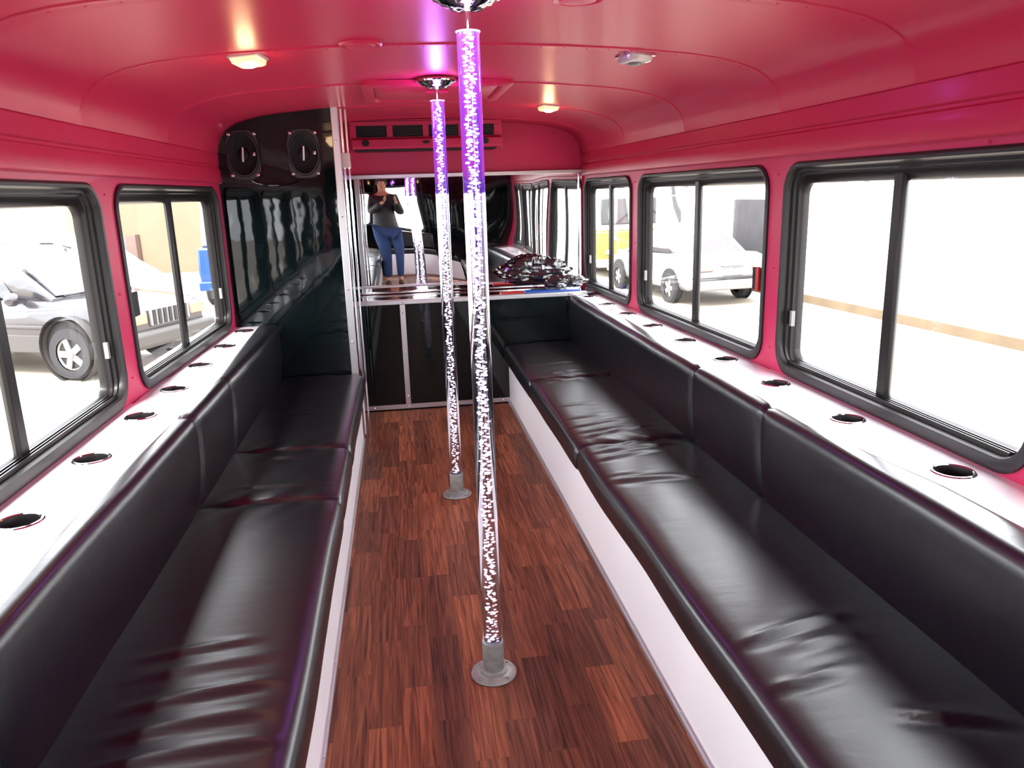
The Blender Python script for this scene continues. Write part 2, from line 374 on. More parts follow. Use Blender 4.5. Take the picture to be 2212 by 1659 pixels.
rb = thing('rear_bench', 'black vinyl bench with white base across the rear, seen in the mirror', 'bench')
b = MB(); b.box((-.44, -1.66, 0), (.44, -1.64, .36)); b.build('base_panel', 'white', rb, smooth=False)
b = MB(); b.box((-.44, -2.17, .365), (.44, -1.62, .47)); b.build('seat_cushion', 'vinyl', rb, bev=.03)
b = MB(); b.box((-.44, -2.17, .48), (.44, -2.06, .82)); b.build('back_cushion', 'vinyl', rb, bev=.03)

# front bulkhead: pink upper part (the mirror covers the lower part)
bk = MB(); k = W(YM)/1.185
pts = [(x*k, z) for x, z in full if z > 1.64]
bk.loops([[(x, YM, 1.53) for x, z in pts], [(x, YM, z+.005) for x, z in pts]], closed=False)
bk.box((-1.12, YM+.03, 0), (1.12, YM+.06, 1.60))
for i in range(13): bk.box((.63+i*.0235, YM-.003, 1.588), (.63+i*.0235+.012, YM+.001, 1.594))
bulk = bk.build('wall_front', 'pinkwall', smooth=False); bulk['kind'] = 'structure'

# ---------------------------------------------------------------- mirror on the bulkhead
mm = MB(); nx_, nz_ = 70, 36
for j in range(nz_+1):
    for i in range(nx_+1):
        x = -1.07+2.15*i/nx_; z = .74+.79*j/nz_
        e = min(1, 6*min((1.08-x)/2.15, (x+1.07)/2.15)+.2)
        d = -.028*max(0, x-.15)+.0045*math.sin(x*3.1+1.0+z*1.5)*math.cos(z*2.6-.6)+.0005*math.sin(x*9.5+z*3+.4)+.0008*noise.noise(Vector((x*4, z*3, 1.3)))
        d += .0008*math.exp(-((x-.92)/.10)**2)*math.sin(z*7)
        mm.v.append(Vector((x, YM-.022+d*e, z)))
for j in range(nz_):
    for i in range(nx_):
        a = j*(nx_+1)+i; mm.f.append((a, a+1, a+nx_+2, a+nx_+1))
mir = thing('wall_mirror', 'wavy silvery mirror sheet below the pink bulkhead and its vent unit', 'mirror', (0, 0, 0))
mm.build('mirror_sheet', 'mirror', mir, ang=180, fix=False)
t = MB(); t.box((-1.10, YM-.040, 1.518), (1.10, YM-.004, 1.545)); t.build('top_rail', 'alu', mir, bev=.003)
t = MB(); t.box((-1.09, YM-.045, .742), (1.09, YM-.02, .752)); t.box((1.072, YM-.045, .752), (1.095, YM-.02, 1.518)); t.build('edge_strip', 'chrome', mir)

# shelf behind the half panel
sh = MB(); sh.box((-1.09, YH+.052, .705), (1.11, YM-.002, .735)); tag(sh.build('shelf', 'shelf', smooth=False), 'polished reflective shelf behind the black half panel, under the wavy mirror', 'shelf')

# half panel
hp = thing('half_panel', 'glossy black waist-high panel with aluminium strips at the far end of the aisle', 'partition', (0, YH, 0))
b = MB(); b.box((-.62, 0, .0), (1.10, .014, .715)); b.build('panel', 'blackgloss', hp, smooth=False)
b = MB(); b.box((-.62, -.006, .715), (1.03, .05, .742)); b.build('top_rail', 'alu', hp, bev=.003)
b = MB(); b.box((-.50, -.005, .012), (.482, -.0005, .042)); b.build('bottom_rail', 'alu', hp, bev=.001)
b = MB(); b.box((-.222, -.005, .043), (-.188, -.0005, .714)); b.build('vertical_strip', 'alu', hp, bev=.001)
b = MB(); b.box((-.50, -.005, .043), (-.487, -.0005, .714)); b.build('vertical_strip', 'alu', hp, bev=.001)
for x, z in [(-.43, .027), (-.2, .027), (.1, .027), (.44, .027), (-.2, .729), (.2, .729), (.6, .729), (.9, .729), (-.205, .1), (-.205, .4), (-.205, .66)]:
    sc = MB(); sc.ball((x, -.006, z), .005, 8, 4); sc.build('screw', 'chrome', hp)

# ---------------------------------------------------------------- partition with speakers
pt = thing('partition', 'tall glossy black partition behind the left seat, reaching the ceiling', 'partition', (0, YP, 0))
pp = [(-.512, 0), (-.512, 1.876)]
for x, z in reversed([(x, z) for x, z in PROF if x > .56]): pp.append((-x*W(YP)/1.185+.004, z-.004))
pp += [(-1.13, .74), (-1.13, 0)]
n_ = len(pp)
pm = MB(); pm.loops([[(x, 0, z) for x, z in pp], [(x, .02, z) for x, z in pp]], True, True, True)
pm.build('panel', mat('warped_black_acrylic', (.002, .005, .0055), .03, spec=.38, bump=.35, bscale=1.6), pt, smooth=False)
b = MB(); b.box((-.520, -.012, 0), (-.480, .032, 1.884)); post = b.build('post', 'alu', pt, bev=.004)
b = MB(); b.box((-.476, .040, 0), (-.462, .060, 1.884)); b.box((-.452, .070, 0), (-.440, .085, 1.884)); b.build('slim_post', 'chrome', pt, bev=.002)
b = MB(); b.box((-.480, .015, 1.56), (-.435, .10, 1.64)); b.build('bracket', 'lens', pt, bev=.004)
for z in (.9, 1.3, 1.7, .6):
    b = MB(); b.ball((-.500, -.013, z), .006, 8, 4); b.build('screw', 'chrome', pt)
def speaker(x, label):
    s = thing('speaker', label, 'speaker', (x, YP-.002, 1.640), group='oval speakers on the black partition')
    def oval(pr, n=40):
        L = []
        for a, b_, y in pr: L.append([(a*math.cos(2*PI*i/n), y, b_*math.sin(2*PI*i/n)) for i in range(n)])
        return L
    pl = [(abs(math.cos(t))**.55*math.copysign(1, math.cos(t))*.088, abs(math.sin(t))**.62*math.copysign(1, math.sin(t))*.130) for t in [2*PI*i/40 for i in range(40)]]
    ov = [(.084*math.cos(2*PI*i/40), .116*math.sin(2*PI*i/40)) for i in range(40)]
    MB().loops([[(a*1.0, 0, c) for a, c in pl], [(a, -.008, c) for a, c in pl], [(a*.97, -.012, c*.97) for a, c in pl], [(a, -.012, c) for a, c in ov], [(a*.98, -.004, c*.98) for a, c in ov]]).build('mounting_plate', 'surround', s)
    MB().loops(oval([(.083, .115, -.010), (.080, .112, -.016), (.074, .106, -.016), (.070, .102, -.008)])).build('surround', 'surround', s)
    MB().loops(oval([(.071, .103, -.010), (.050, .075, .0), (.024, .030, .0)]), True, False, False).build('cone', 'cone', s)
    MB().loops(oval([(.030, .036, -.001), (.026, .032, -.010), (.010, .012, -.016)]), True, False, True).build('tweeter', 'cone', s)
    b = MB(); b.box((-.0045, -.020, -.037), (.0045, -.016, .037), Matrix.Rotation(.06, 3, 'Y')); b.build('badge_bar', 'alu', s)
    b = MB(); b.box((.050, -.013, -.006), (.063, -.010, .010)); b.build('logo_badge', 'alu', s)
    b = MB(); b.box((.050, -.0145, .001), (.057, -.013, .010)); b.build('logo_mark', 'red', s)
    for dx in (-.066, .066):
        for dz in (-.105, .105):
            b = MB(); b.lathe([(.009, 0), (.009, -.003), (.006, -.006), (.003, -.006)], 12, (dx, -.012, dz), 'y'); b.build('bolt', 'chrome', s)
speaker(-.990, 'left oval speaker on the black partition, nearest the window')
speaker(-.675, 'right oval speaker on the black partition, beside the aluminium post')
# moulding under the speakers
b = MB(); b.tube([(-.87+.13*math.cos(a)*1.0+.04, YP-.006, 1.515+.035*math.sin(a)) for a in [PI+PI*i/14 for i in range(15)]], .007)
tag(b.build('cable_hoop', 'blackgloss'), 'black curved hoop on the partition under the two oval speakers', 'moulding')

# ---------------------------------------------------------------- ledges with cup holders
CUPR = [1.597, 2.053, 2.509, 2.931, 3.359, 3.785, 4.20, 4.60, 4.99]
CUPL = [1.77, 2.204, 2.636, 3.01, 3.443, 3.875, 4.31]
EDR = [(1.2, 1.005), (1.5, 1.0), (1.9, .955), (2.2, .925), (2.5, .93), (2.8, .915), (3.1, .955), (3.6, .975), (4.0, .985), (4.5, .965), (5.03, .935)]
EDL = [(1.3, .955), (1.8, .965), (2.5, .955), (2.56, .955), (3.0, .965), (3.11, .950), (3.6, .97), (4.4, 1.0)]
def ledge(side, cups, y1, name, label, xc):
    mb = MB(); fn = lambda x, y: (side*x, y, ZL)
    ys = [YB+.01, cups[0]-.22]+[(a+b)/2 for a, b in zip(cups, cups[1:])]+[y1]
    mb.loops([[fn(.937, ys[0]), fn(1.19, ys[0])], [fn(.937, ys[1]), fn(1.19, ys[1])]], closed=False)
    for c, a, b in zip(cups, ys[1:], ys[2:]):
        x = xc(c); r = .044
        lp = []
        for q in range(4):
            for i in range(7):
                ang = PI/4-PI/4+q*PI/2+PI/2*i/6
                lp.append((x+r*math.cos(ang), c+r*math.sin(ang)))
        holed(mb, (.937, W(b)+.004, a, b), lp, 6, fn)
    # front lip under the cushion edge
    mb.loops([[fn(.937, ys[0]), fn(.937, y1)], [(side*.937, ys[0], .69), (side*.937, y1, .69)]], closed=False)
    mb.loops([[fn(.937, y1), fn(W(y1), y1)], [(side*.937, y1, .69), (side*W(y1), y1, .69)]], closed=False)
    return tag(mb.build(name, 'ledge', smooth=False), label, 'ledge')
xcr = lambda y: W(y)-.088; xcl = lambda y: W(y)-.092 if y < 3.2 else W(y)-.075
ledge(1, CUPR, 5.05, 'window_ledge', 'glossy white ledge with nine cup holes under the right windows', xcr)
ledge(-1, CUPL, YP, 'window_ledge', 'glossy white ledge with seven cup holes under the left windows', xcl)
ORD = ['first', 'second', 'third', 'fourth', 'fifth', 'sixth', 'seventh', 'eighth', 'ninth']
cup0 = None
def cup(x, y, label, group):
    global cup0
    if cup0 is None:
        cup0 = thing('cup_holder', label, 'cup holder', (x, y, ZL), 0, group)
        MB().lathe([(.0425, .0015), (.045, .0035), (.049, .003), (.0515, .0005), (.0515, 0), (.0425, -.002)], 40, cap0=False, cap1=False).build('rim', 'chrome', cup0)
        MB().lathe([(.0430, .001), (.0415, -.01), (.040, -.09), (.004, -.092)], 40, cap0=False, cap1=True).build('cup', 'cupin', cup0)
        return
    r = cup0.copy(); C.objects.link(r); r.location = (x, y, ZL); r['label'] = label; r['group'] = group
    for ch in cup0.children:
        c = ch.copy(); C.objects.link(c); c.parent = r
for i, y in enumerate(CUPR): cup(xcr(y), y, 'black cup holder in the right white ledge, %s of nine from the camera' % ORD[i], 'cup holders in the right ledge')
for i, y in enumerate(CUPL): cup(-xcl(y), y, 'black cup holder in the left white ledge, %s of seven from the camera' % ORD[i], 'cup holders in the left ledge')

# ---------------------------------------------------------------- bench seats
def ridge(y, x, y0, a, b, wdt, x0, x1, amp):
    yr = y0+a*(x-.5)+b*math.sin((x-.45)*7)
    wx = max(0, min(1, (x-x0)/.06, (x1-x)/.10))
    q = (y-yr)/wdt
    return amp*wx*(math.exp(-q*q)-.6*math.exp(-(q+1.6)**2))
def seat_cushion(side, ya, yb, parent, wr, seed):
    mb = MB(); P = [(.470, .300), (.456, .303), (.450, .315), (.447, .345), (.448, .375), (.452, .392), (.460, .403), (.473, .410), (.495, .414), (.52, .416)]
    P += [(.52+.40*i/24, .416+.004*math.sin(PI*i/24)) for i in range(1, 25)]+[(.925, .30)]
    n = max(8, int((yb-ya)/.012)); L = []
    for j in range(n+1):
        y = ya+(yb-ya)*j/n; e = min(y-ya, yb-y)
        pin = 1-math.exp(-e/.010); pn = .014*(1-pin)+.004*math.exp(-e/.06)
        l = []
        for x, z in P:
            zz = z; xx = x
            if z > .38: zz -= pn*.8
            if x < .50: xx += pn*.5
            wv = noise.noise(Vector((x*3+seed, y*2.5, 0)))
            if z > .33: zz += .0035*wv
            if x < .5: xx += .006*noise.noise(Vector((seed*3, y*2.2, 4)))
            if z > .402:
                for r in wr: zz += ridge(y, x, *r)
                # tucks that fan out of the seam
                f = math.exp(-e/.07)*min(1, e/.01)
                zz += .0035*f*math.sin(x*46+seed*2+y*30)*(1 if x > .5 else 0)
            l.append((side*xx, y, zz))
        L.append(l)
    mb.loops(L, True, True, True)
    return mb.build('seat_cushion', 'vinyl', parent, ang=60)
def back_cushion(side, ya, yb, parent, ed, seed):
    mb = MB(); n = max(8, int((yb-ya)/.02)); L = []
    for j in range(n+1):
        y = ya+(yb-ya)*j/n; e = min(y-ya, yb-y); xe = interp(ed, y)
        xf = .893; xe = max(xe, .942)
        pn = .007*math.exp(-e/.008)+.003*math.exp(-e/.06)
        P = [(.930, .392), (.916, .395), (.906, .44), (.898, .52), (.893, .58), (.891, .66), (.8925, .682), (.896, .699), (.902, .712), (.909, .720), (.918, .7255)]
        lift = .7265
        T = [(.928+(xe-.928)*k/5, lift+.0012*math.sin(PI*k/5)) for k in range(0, 5)]+[(xe, .7235), (xe+.002, .7205), (xe, .7180), (.934, .7178), (.930, .700)]
        l = []
        for x, z in P+T:
            wv = .004*noise.noise(Vector((seed, y*2.3, z*4)))
            xx = x+wv+(pn if x < .9 or z < .70 else pn*.3) if x < .93 else x
            zz = z-(pn if z > .71 else 0)+(.003*noise.noise(Vector((seed, y*3, 7))) if z > .69 else 0)
            if z > .722: zz = max(zz, ZL+.0015)
            l.append((side*xx, y, zz))
        L.append(l)
    mb.loops(L, True, True, True)
    return mb.build('back_cushion', 'vinyl', parent, ang=60)
def bench(side, y1, seats, backs, ed, label):
    t = thing('bench_seat', label, 'bench')
    X = lambda a, b, y0, yy, z0, z1: ((min(side*a, side*b), y0, z0), (max(side*a, side*b), yy, z1))
    b = MB(); b.box(*X(.482, .50, YB+.02, y1, .0, .300)); b.build('base_panel', 'white', t, smooth=False)
    b = MB(); b.box(*X(.472, .484, YB+.02, y1, .0, .014)); b.box(*X(.478, .484, YB+.02, y1, .014, .028))
    y = .9
    while y < y1: b.ball((side*.477, y, .020), .004, 6, 4); y += .42
    b.build('floor_trim', 'alu', t, smooth=False)
    b = MB(); b.box(*X(.50, 1.10, YB+.02, y1, .27, .300)); b.box(*X(.945, .96, YB+.02, y1, .30, .688)); b.build('seat_board', 'black', t, smooth=False)
    for i, (a, c, wr) in enumerate(seats): seat_cushion(side, a+.001, c-.001, t, wr, i+side*3)
    for i, (a, c) in enumerate(backs): back_cushion(side, a+.0008, c-.0008, t, ed, i+side*5.3)
    return t
R = lambda y0, a=0, b=0, wdt=.012, x0=.47, x1=.86, amp=.006: (y0, a, b, wdt*1.25, x0, x1, amp*.7)
bench(1, YH-.008, [(YB+.02, -.6, []), (-.6, .6, []), (.6, 2.885, [R(1.44, .22, .012, .013, .48, .82, .010), R(1.365, .18, .02, .013, .56, .80, .006), R(1.29, .26, -.02, .012, .47, .72, .010), R(1.20, -.25, .01, .013, .66, .92, .010),
      R(2.46, -.10, .015, .016, .47, .80, .008), R(2.52, -.05, .01, .010, .47, .66, .004), R(2.68, .20, .01, .010, .47, .78, .008), R(2.76, .12, .015, .010, .48, .86, .008), R(2.82, .30, -.01, .008, .52, .84, .006)]),
      (2.885, 4.02, [R(2.96, .25, .02, .010, .50, .85, .008), R(3.03, .12, .02, .010, .48, .80, .007), R(3.12, .16, .01, .010, .47, .78, .006), R(3.24, .12, .01, .012, .47, .70, .005), R(3.45, .1, 0, .012, .47, .7, .004), R(3.90, .28, .01, .008, .50, .74, .007), R(3.96, .2, .01, .007, .5, .7, .005)]),
      (4.02, YH-.01, [R(4.09, .26, .01, .009, .52, .78, .008), R(4.35, .1, 0, .01, .5, .8, .004)])],
      [(YB+.02, -.4), (-.4, .9), (.9, 2.21), (2.21, 2.80), (2.80, YH-.01)], EDR, 'long black vinyl bench with white base panel along the right windows')
bench(-1, YP, [(YB+.02, -.6, []), (-.6, .7, []), (.7, 2.54, [R(1.50, -.16, .006, .012, .50, .84, .008), R(1.60, -.12, .004, .014, .50, .86, .004), R(1.40, -.12, .01, .013, .50, .84, .007), R(1.31, -.10, .01, .012, .47, .84, .007), R(1.68, -.14, .004, .010, .56, .86, .006)]),
      (2.54, 3.10, [R(2.66, .05, .01, .010, .50, .85, .004), R(2.94, .1, .03, .016, .60, .80, .007)]), (3.10, YP-.01, [R(3.28, -.06, 0, .010, .5, .85, .004), R(3.9, -.1, 0, .008, .5, .8, .003), R(3.6, 0, .01, .01, .6, .9, .003)])],
      [(YB+.02, -.3), (-.3, 1.2), (1.2, 2.56), (2.56, 3.11), (3.11, YP-.01)], EDL, 'long black vinyl bench with white base panel along the left windows, ending at the partition')
# small steel corner cap on the left seat end
b = MB(); b.box((-.462, YP-.008, .405), (-.442, YP+.0, .422)); b.build('corner_cap', 'chrome', pt)

# ---------------------------------------------------------------- dance poles
def pole(y, label, seed):
    rnd = random.Random(seed)
    t = thing('dance_pole', label, 'dance pole', (0, y, 0), 0, 'bubble poles in the aisle')
    MB().lathe([(.068, .0005), (.069, .004), (.067, .008), (.046, .010), (.043, .012), (.042, .020), (.036, .022), (.030, .022)], 40, cap1=False).build('base_flange', 'galv', t)
    for a in range(4):
        bo = MB(); bo.lathe([(.006, .008), (.006, .012), (.003, .013)], 8, (.056*math.cos(a*PI/2+.7), .056*math.sin(a*PI/2+.7), 0)); bo.build('base_bolt', 'galv', t)
    MB().lathe([(.0318, .012), (.0318, .108), (.0308, .112), (.0288, .112)], 32, cap1=False).build('base_socket', 'galv', t)
    MB().lathe([(.0283, .100), (.0283, 1.790)], 40).build('acrylic_rod', 'rod', t)
    z = .112; bb = MB(); ph = rnd.random()*6
    while z < 1.785:
        k = rnd.choice((1, 2, 2, 3))
        for q in range(k):
            a = rnd.random()*2*PI; r = .0092*rnd.random()**.5+.0008; s = .0021+.0016*rnd.random()
            bb.ball((r*math.cos(a), r*math.sin(a), z+rnd.random()*.004), s, 7, 5, (1.15, 1.15, .85))
        z += .0052
    bo = bb.build('bubbles', 'bub', t); bo['kind'] = 'stuff'
    MB().lathe([(.0283, 1.7905), (.0305, 1.7915), (.0305, 1.7935), (.012, 1.7945)], 32).build('led_cap', 'led', t)
    MB().lathe([(.0085, 1.7945), (.0085, 1.85)], 20).build('stem', 'chrome', t)
    MB().lathe([(.0085, 1.838), (.022, 1.839), (.034, 1.844), (.040, 1.843), (.048, 1.850), (.062, 1.853), (.070, 1.861), (.084, 1.866), (.086, 1.872), (.080, 1.882)], 40).build('ceiling_flange', 'chrome', t)
    l = bpy.data.lights.new('pole_led', 'POINT'); l.energy = 2.0; l.color = (.45, .14, 1); l.shadow_soft_size = .03
    lo = bpy.data.objects.new('pole_led_light', l); C.objects.link(lo); lo.parent = t; lo.location = (0.0, -.06, 1.80)
pole(2.04, 'nearer clear bubble pole glowing violet at its top', 3)
pole(3.485, 'farther clear bubble pole glowing violet at its top', 9)

# ---------------------------------------------------------------- ceiling fittings
def cz_at(x): return interp([(-p[0], p[1]) for p in PROF[11:]], -abs(x))
def lamp(x, y, lit, label):
    z = cz_at(x)-.002
    t = thing('ceiling_lamp', label, 'lamp', (x, y, z), 0, 'small square ceiling lamps')
    t.rotation_euler = (0, math.copysign(.09, x), .12 if x > 0 else -.12)
    b = MB(); b.loops([[(a, c, -h) for a, c in rr(-w_, w_, -d_, d_, .008, 4)] for w_, d_, h in ((.052, .066, 0), (.052, .066, .006), (.046, .060, .008))], True, True, True); b.build('base', 'chrome' if not lit else 'lens', t)
    b = MB(); b.loops([[(a, c, -h) for a, c in rr(-w_, w_, -d_, d_, .008, 4)] for w_, d_, h in ((.046, .060, .008), (.042, .055, .022), (.034, .046, .026))], True, False, True); b.build('lens', 'lenslit' if lit else 'lens', t)
    b = MB(); b.ball((0, 0, -.027), .024, 14, 8, (1, 1.25, .30)); b.build('bulb', 'bulb' if lit else 'grey', t)
    if lit:
        l = bpy.data.lights.new('lamp_light', 'POINT'); l.energy = .5; l.color = (1, .62, .32); l.shadow_soft_size = .03
        lo = bpy.data.objects.new('lamp_light', l); C.objects.link(lo); lo.parent = t; lo.location = (0, 0, -.06)
lamp(-.652, 2.81, True, 'lit square ceiling lamp on the left of the pink ceiling')
lamp(.668, 2.83, False, 'unlit square ceiling lamp on the right of the pink ceiling')
lamp(.668, 4.44, True, 'small lit ceiling lamp at the far right, above the vent unit end')
def vent(x, y, label):
    t = thing('ceiling_vent', label, 'vent', (x, y, cz_at(x)-.001), 0, 'round pink ceiling vents')
    MB().lathe([(.070, .004), (.070, -.004), (.064, -.010), (.056, -.006), (.052, -.004)], 36, cap1=True).build('rim', 'pink', t)
    MB().lathe([(.050, -.004), (.046, -.012), (.020, -.014)], 36).build('cover', 'pink', t)
vent(-.282, 2.68, 'round pink vent on the ceiling left of the farther pole')
vent(.285, 2.07, 'round pink vent at the top of the ceiling right of the nearer pole')
t = thing('roof_hatch', 'rectangular pink roof hatch behind the farther pole', 'hatch', (.01, 3.84, 1.878))
def hl(w_, d_, h): return [(a, c, h) for a, c in rr(-w_, w_, -d_, d_, .04, 5)]
MB().loops([hl(.33, .33, .004), hl(.33, .33, -.014), hl(.315, .315, -.020), hl(.285, .285, -.020), hl(.28, .28, -.004)]).build('hatch_frame', 'pink', t)
MB().loops([hl(.28, .28, -.004), hl(.27, .27, -.012)], True, False, True).build('hatch_cover', 'pink', t, bev=0)
b = MB(); b.tube([(-.05, -.2, -.03), (.05, -.2, -.03)], .007); b.build('hatch_handle', 'pink', t)

# vent unit on the bulkhead
ac = thing('air_vent_unit', 'pink air conditioning vent box with dark outlets on the far bulkhead', 'vent unit', (0, 5.30, 0))
b = MB()
x0, x1, za, zb, d = -.468, .52, 1.70, 1.885, .19
ops = [(-.428, -.234), (-.195, -.001), (.038, .232), (.270, .466)]
b.box((x0, .012, 1.768), (x1, d, zb))                                    # body
b.box((x0, 0, 1.846), (x1, .012, 1.872)); b.box((x0, 0, 1.768), (x1, .012, 1.774))
xs = [x0]+[v for o_ in ops for v in o_]+[x1]
for i in range(0, len(xs), 2): b.box((xs[i], 0, 1.774), (xs[i+1], .012, 1.846))
b.build('housing', 'pinkwall', ac, bev=.003)
for a, c in ops:
    o_ = MB(); o_.box((a, .0095, 1.774), (c, .0118, 1.846)); g = o_.build('outlet', 'black', ac, smooth=False)
    s_ = MB()
    for kk in range(5): s_.box((a+.003, .003, 1.780+kk*.013), (c-.003, .0092, 1.782+kk*.013), Matrix.Rotation(.4, 3, 'X'))
    s_.build('slat', 'black', g)
b = MB(); b.loops([[(xx, y_, z_) for y_, z_ in ((-.012, 1.765), (-.03, 1.758), (-.032, 1.715), (-.02, 1.700), (d, 1.700), (d, 1.766))] for xx in (x0+.01, x1-.06, x1-.01, x1)], True, True, True)
b.build('lower_fascia', 'pinkwall', ac, bev=.004)
b = MB(); b.box((x0+.02, 0, 1.690), (x1-.04, d, 1.699)); b.build('under_slot', 'black', ac)
for xx, s_ in ((-.371, .85), (.017, .42), (.403, .85)):
    MB().lathe([(.024, -.031), (.024, -.036), (.018, -.037), (.017, -.034)], 24, (xx, 0, 1.737), 'y', sy=s_).build('round_vent', 'black', ac)

# crumpled bags and blue item on the shelf, right
def crumple(name, c, r, seed, m, sq=1.0, n=48, k=24, amp=.30):
    L = []
    for i in range(1, k):
        t_ = PI*i/k
        l = []
        for j in range(n):
            a = 2*PI*j/n
            dv = Vector((math.sin(t_)*math.cos(a), math.sin(t_)*math.sin(a), math.cos(t_)))
            q = dv*2.2+Vector((seed, seed*.7, 0))
            h = 1+amp*noise.noise(q)+amp*.5*abs(noise.noise(q*2.3))*2-.12+amp*.35*noise.noise(q*5)
            p = Vector((dv.x*r[0], dv.y*r[1], dv.z*r[2]))*h
            z = max(p.z+c[2], c[2]-r[2]*.80)
            l.append((p.x+c[0], p.y+c[1], z))
        L.append(l)
    return MB().loops(L, True, True, True)
crumple('x', (.735, 5.345, .857), (.24, .085, .105), 2.1, 'bag').build('x', 'bag', None, ang=25).name = 'plastic_bag'
tag(bpy.data.objects['plastic_bag'], 'crumpled glossy black plastic bag heaped on the shelf, right corner', 'bag')
o = crumple('y', (.905, 5.165, .800), (.145, .040, .045), 5.4, 'bag', amp=.35).build('plastic_bag', 'bag', None, ang=25)
tag(o, 'flat black plastic bag in front of the bigger bag, beside the right window', 'bag')
b = MB(); b.box((.62, 5.115, .7355), (1.0, 5.20, .752)); tag(b.build('plastic_tray', 'blueplastic', bev=.006), 'thin blue plastic tray under the black bags on the shelf', 'tray')
b = MB(); b.loops([[(x, y, z) for x, y in ((.46, 5.12), (.62, 5.12), (.62, 5.24), (.46, 5.24))] for z in (.7355, .742)], True, True, True)
tag(b.build('paper_sheet', 'red', bev=.001), 'small dark red booklet lying left of the black bags', 'booklet')

# ---------------------------------------------------------------- outdoors
ZG = -.95
g = MB(); g.box((-60, -40, ZG-.1), (60, 80, ZG)); tag(g.build('ground', 'ground', smooth=False), kind='structure')

def wheel(parent, x, y, r, wd, face):
    wt = MB().lathe([(r*.62, -wd/2), (r*.93, -wd/2), (r, -wd/2+.03), (r, wd/2-.03), (r*.93, wd/2), (r*.62, wd/2)], 32, (x, y, r), 'y', False, False)
    wo = wt.build('wheel', 'tyre', parent)
    h = MB(); yy = y+face*(wd/2-.03)
    h.lathe([(r*.64, yy-y), (r*.60, yy-y+face*.012), (r*.55, yy-y-face*.01)], 32, (x, y, r), 'y', False, False)
    h.lathe([(r*.16, yy-y-face*.02), (r*.14, yy-y+face*.02)], 16, (x, y, r), 'y')
    for i in range(5):
        a = 2*PI*i/5+.3; rot = Matrix.Rotation(-a, 3, 'Y')
        h.box((x-.045, yy-.012, r), (x+.045, yy+.012, r+r*.60), rot, (x, yy, r))
    h.lathe([(r*.60, yy-y-face*.05), (r*.60, yy-y-face*.051)], 24, (x, y, r), 'y')
    h.build('rim', 'alloy', wo)
    return wo
def loft_body(parent, name, st_, m):
    """st_: (x, halfwidth, zbottom, ztop, tumble)"""
    L = []
    for x, hw, zb_, zt, tb in st_:
        h = zt-zb_
        half = [(hw*.90, zb_), (hw*.98, zb_+.12*h), (hw, zb_+.40*h), (hw*.985, zb_+.72*h), (hw*(1-tb*.5), zb_+.92*h), (hw*(1-tb), zt-.01*h), (hw*(1-tb)*.6, zt+.02*h)]
        L.append([(x, a, z) for a, z in half]+[(x, -a, z) for a, z in reversed(half)])
    return MB().loops(L, True, True, True).build(name, m, parent, ang=50)
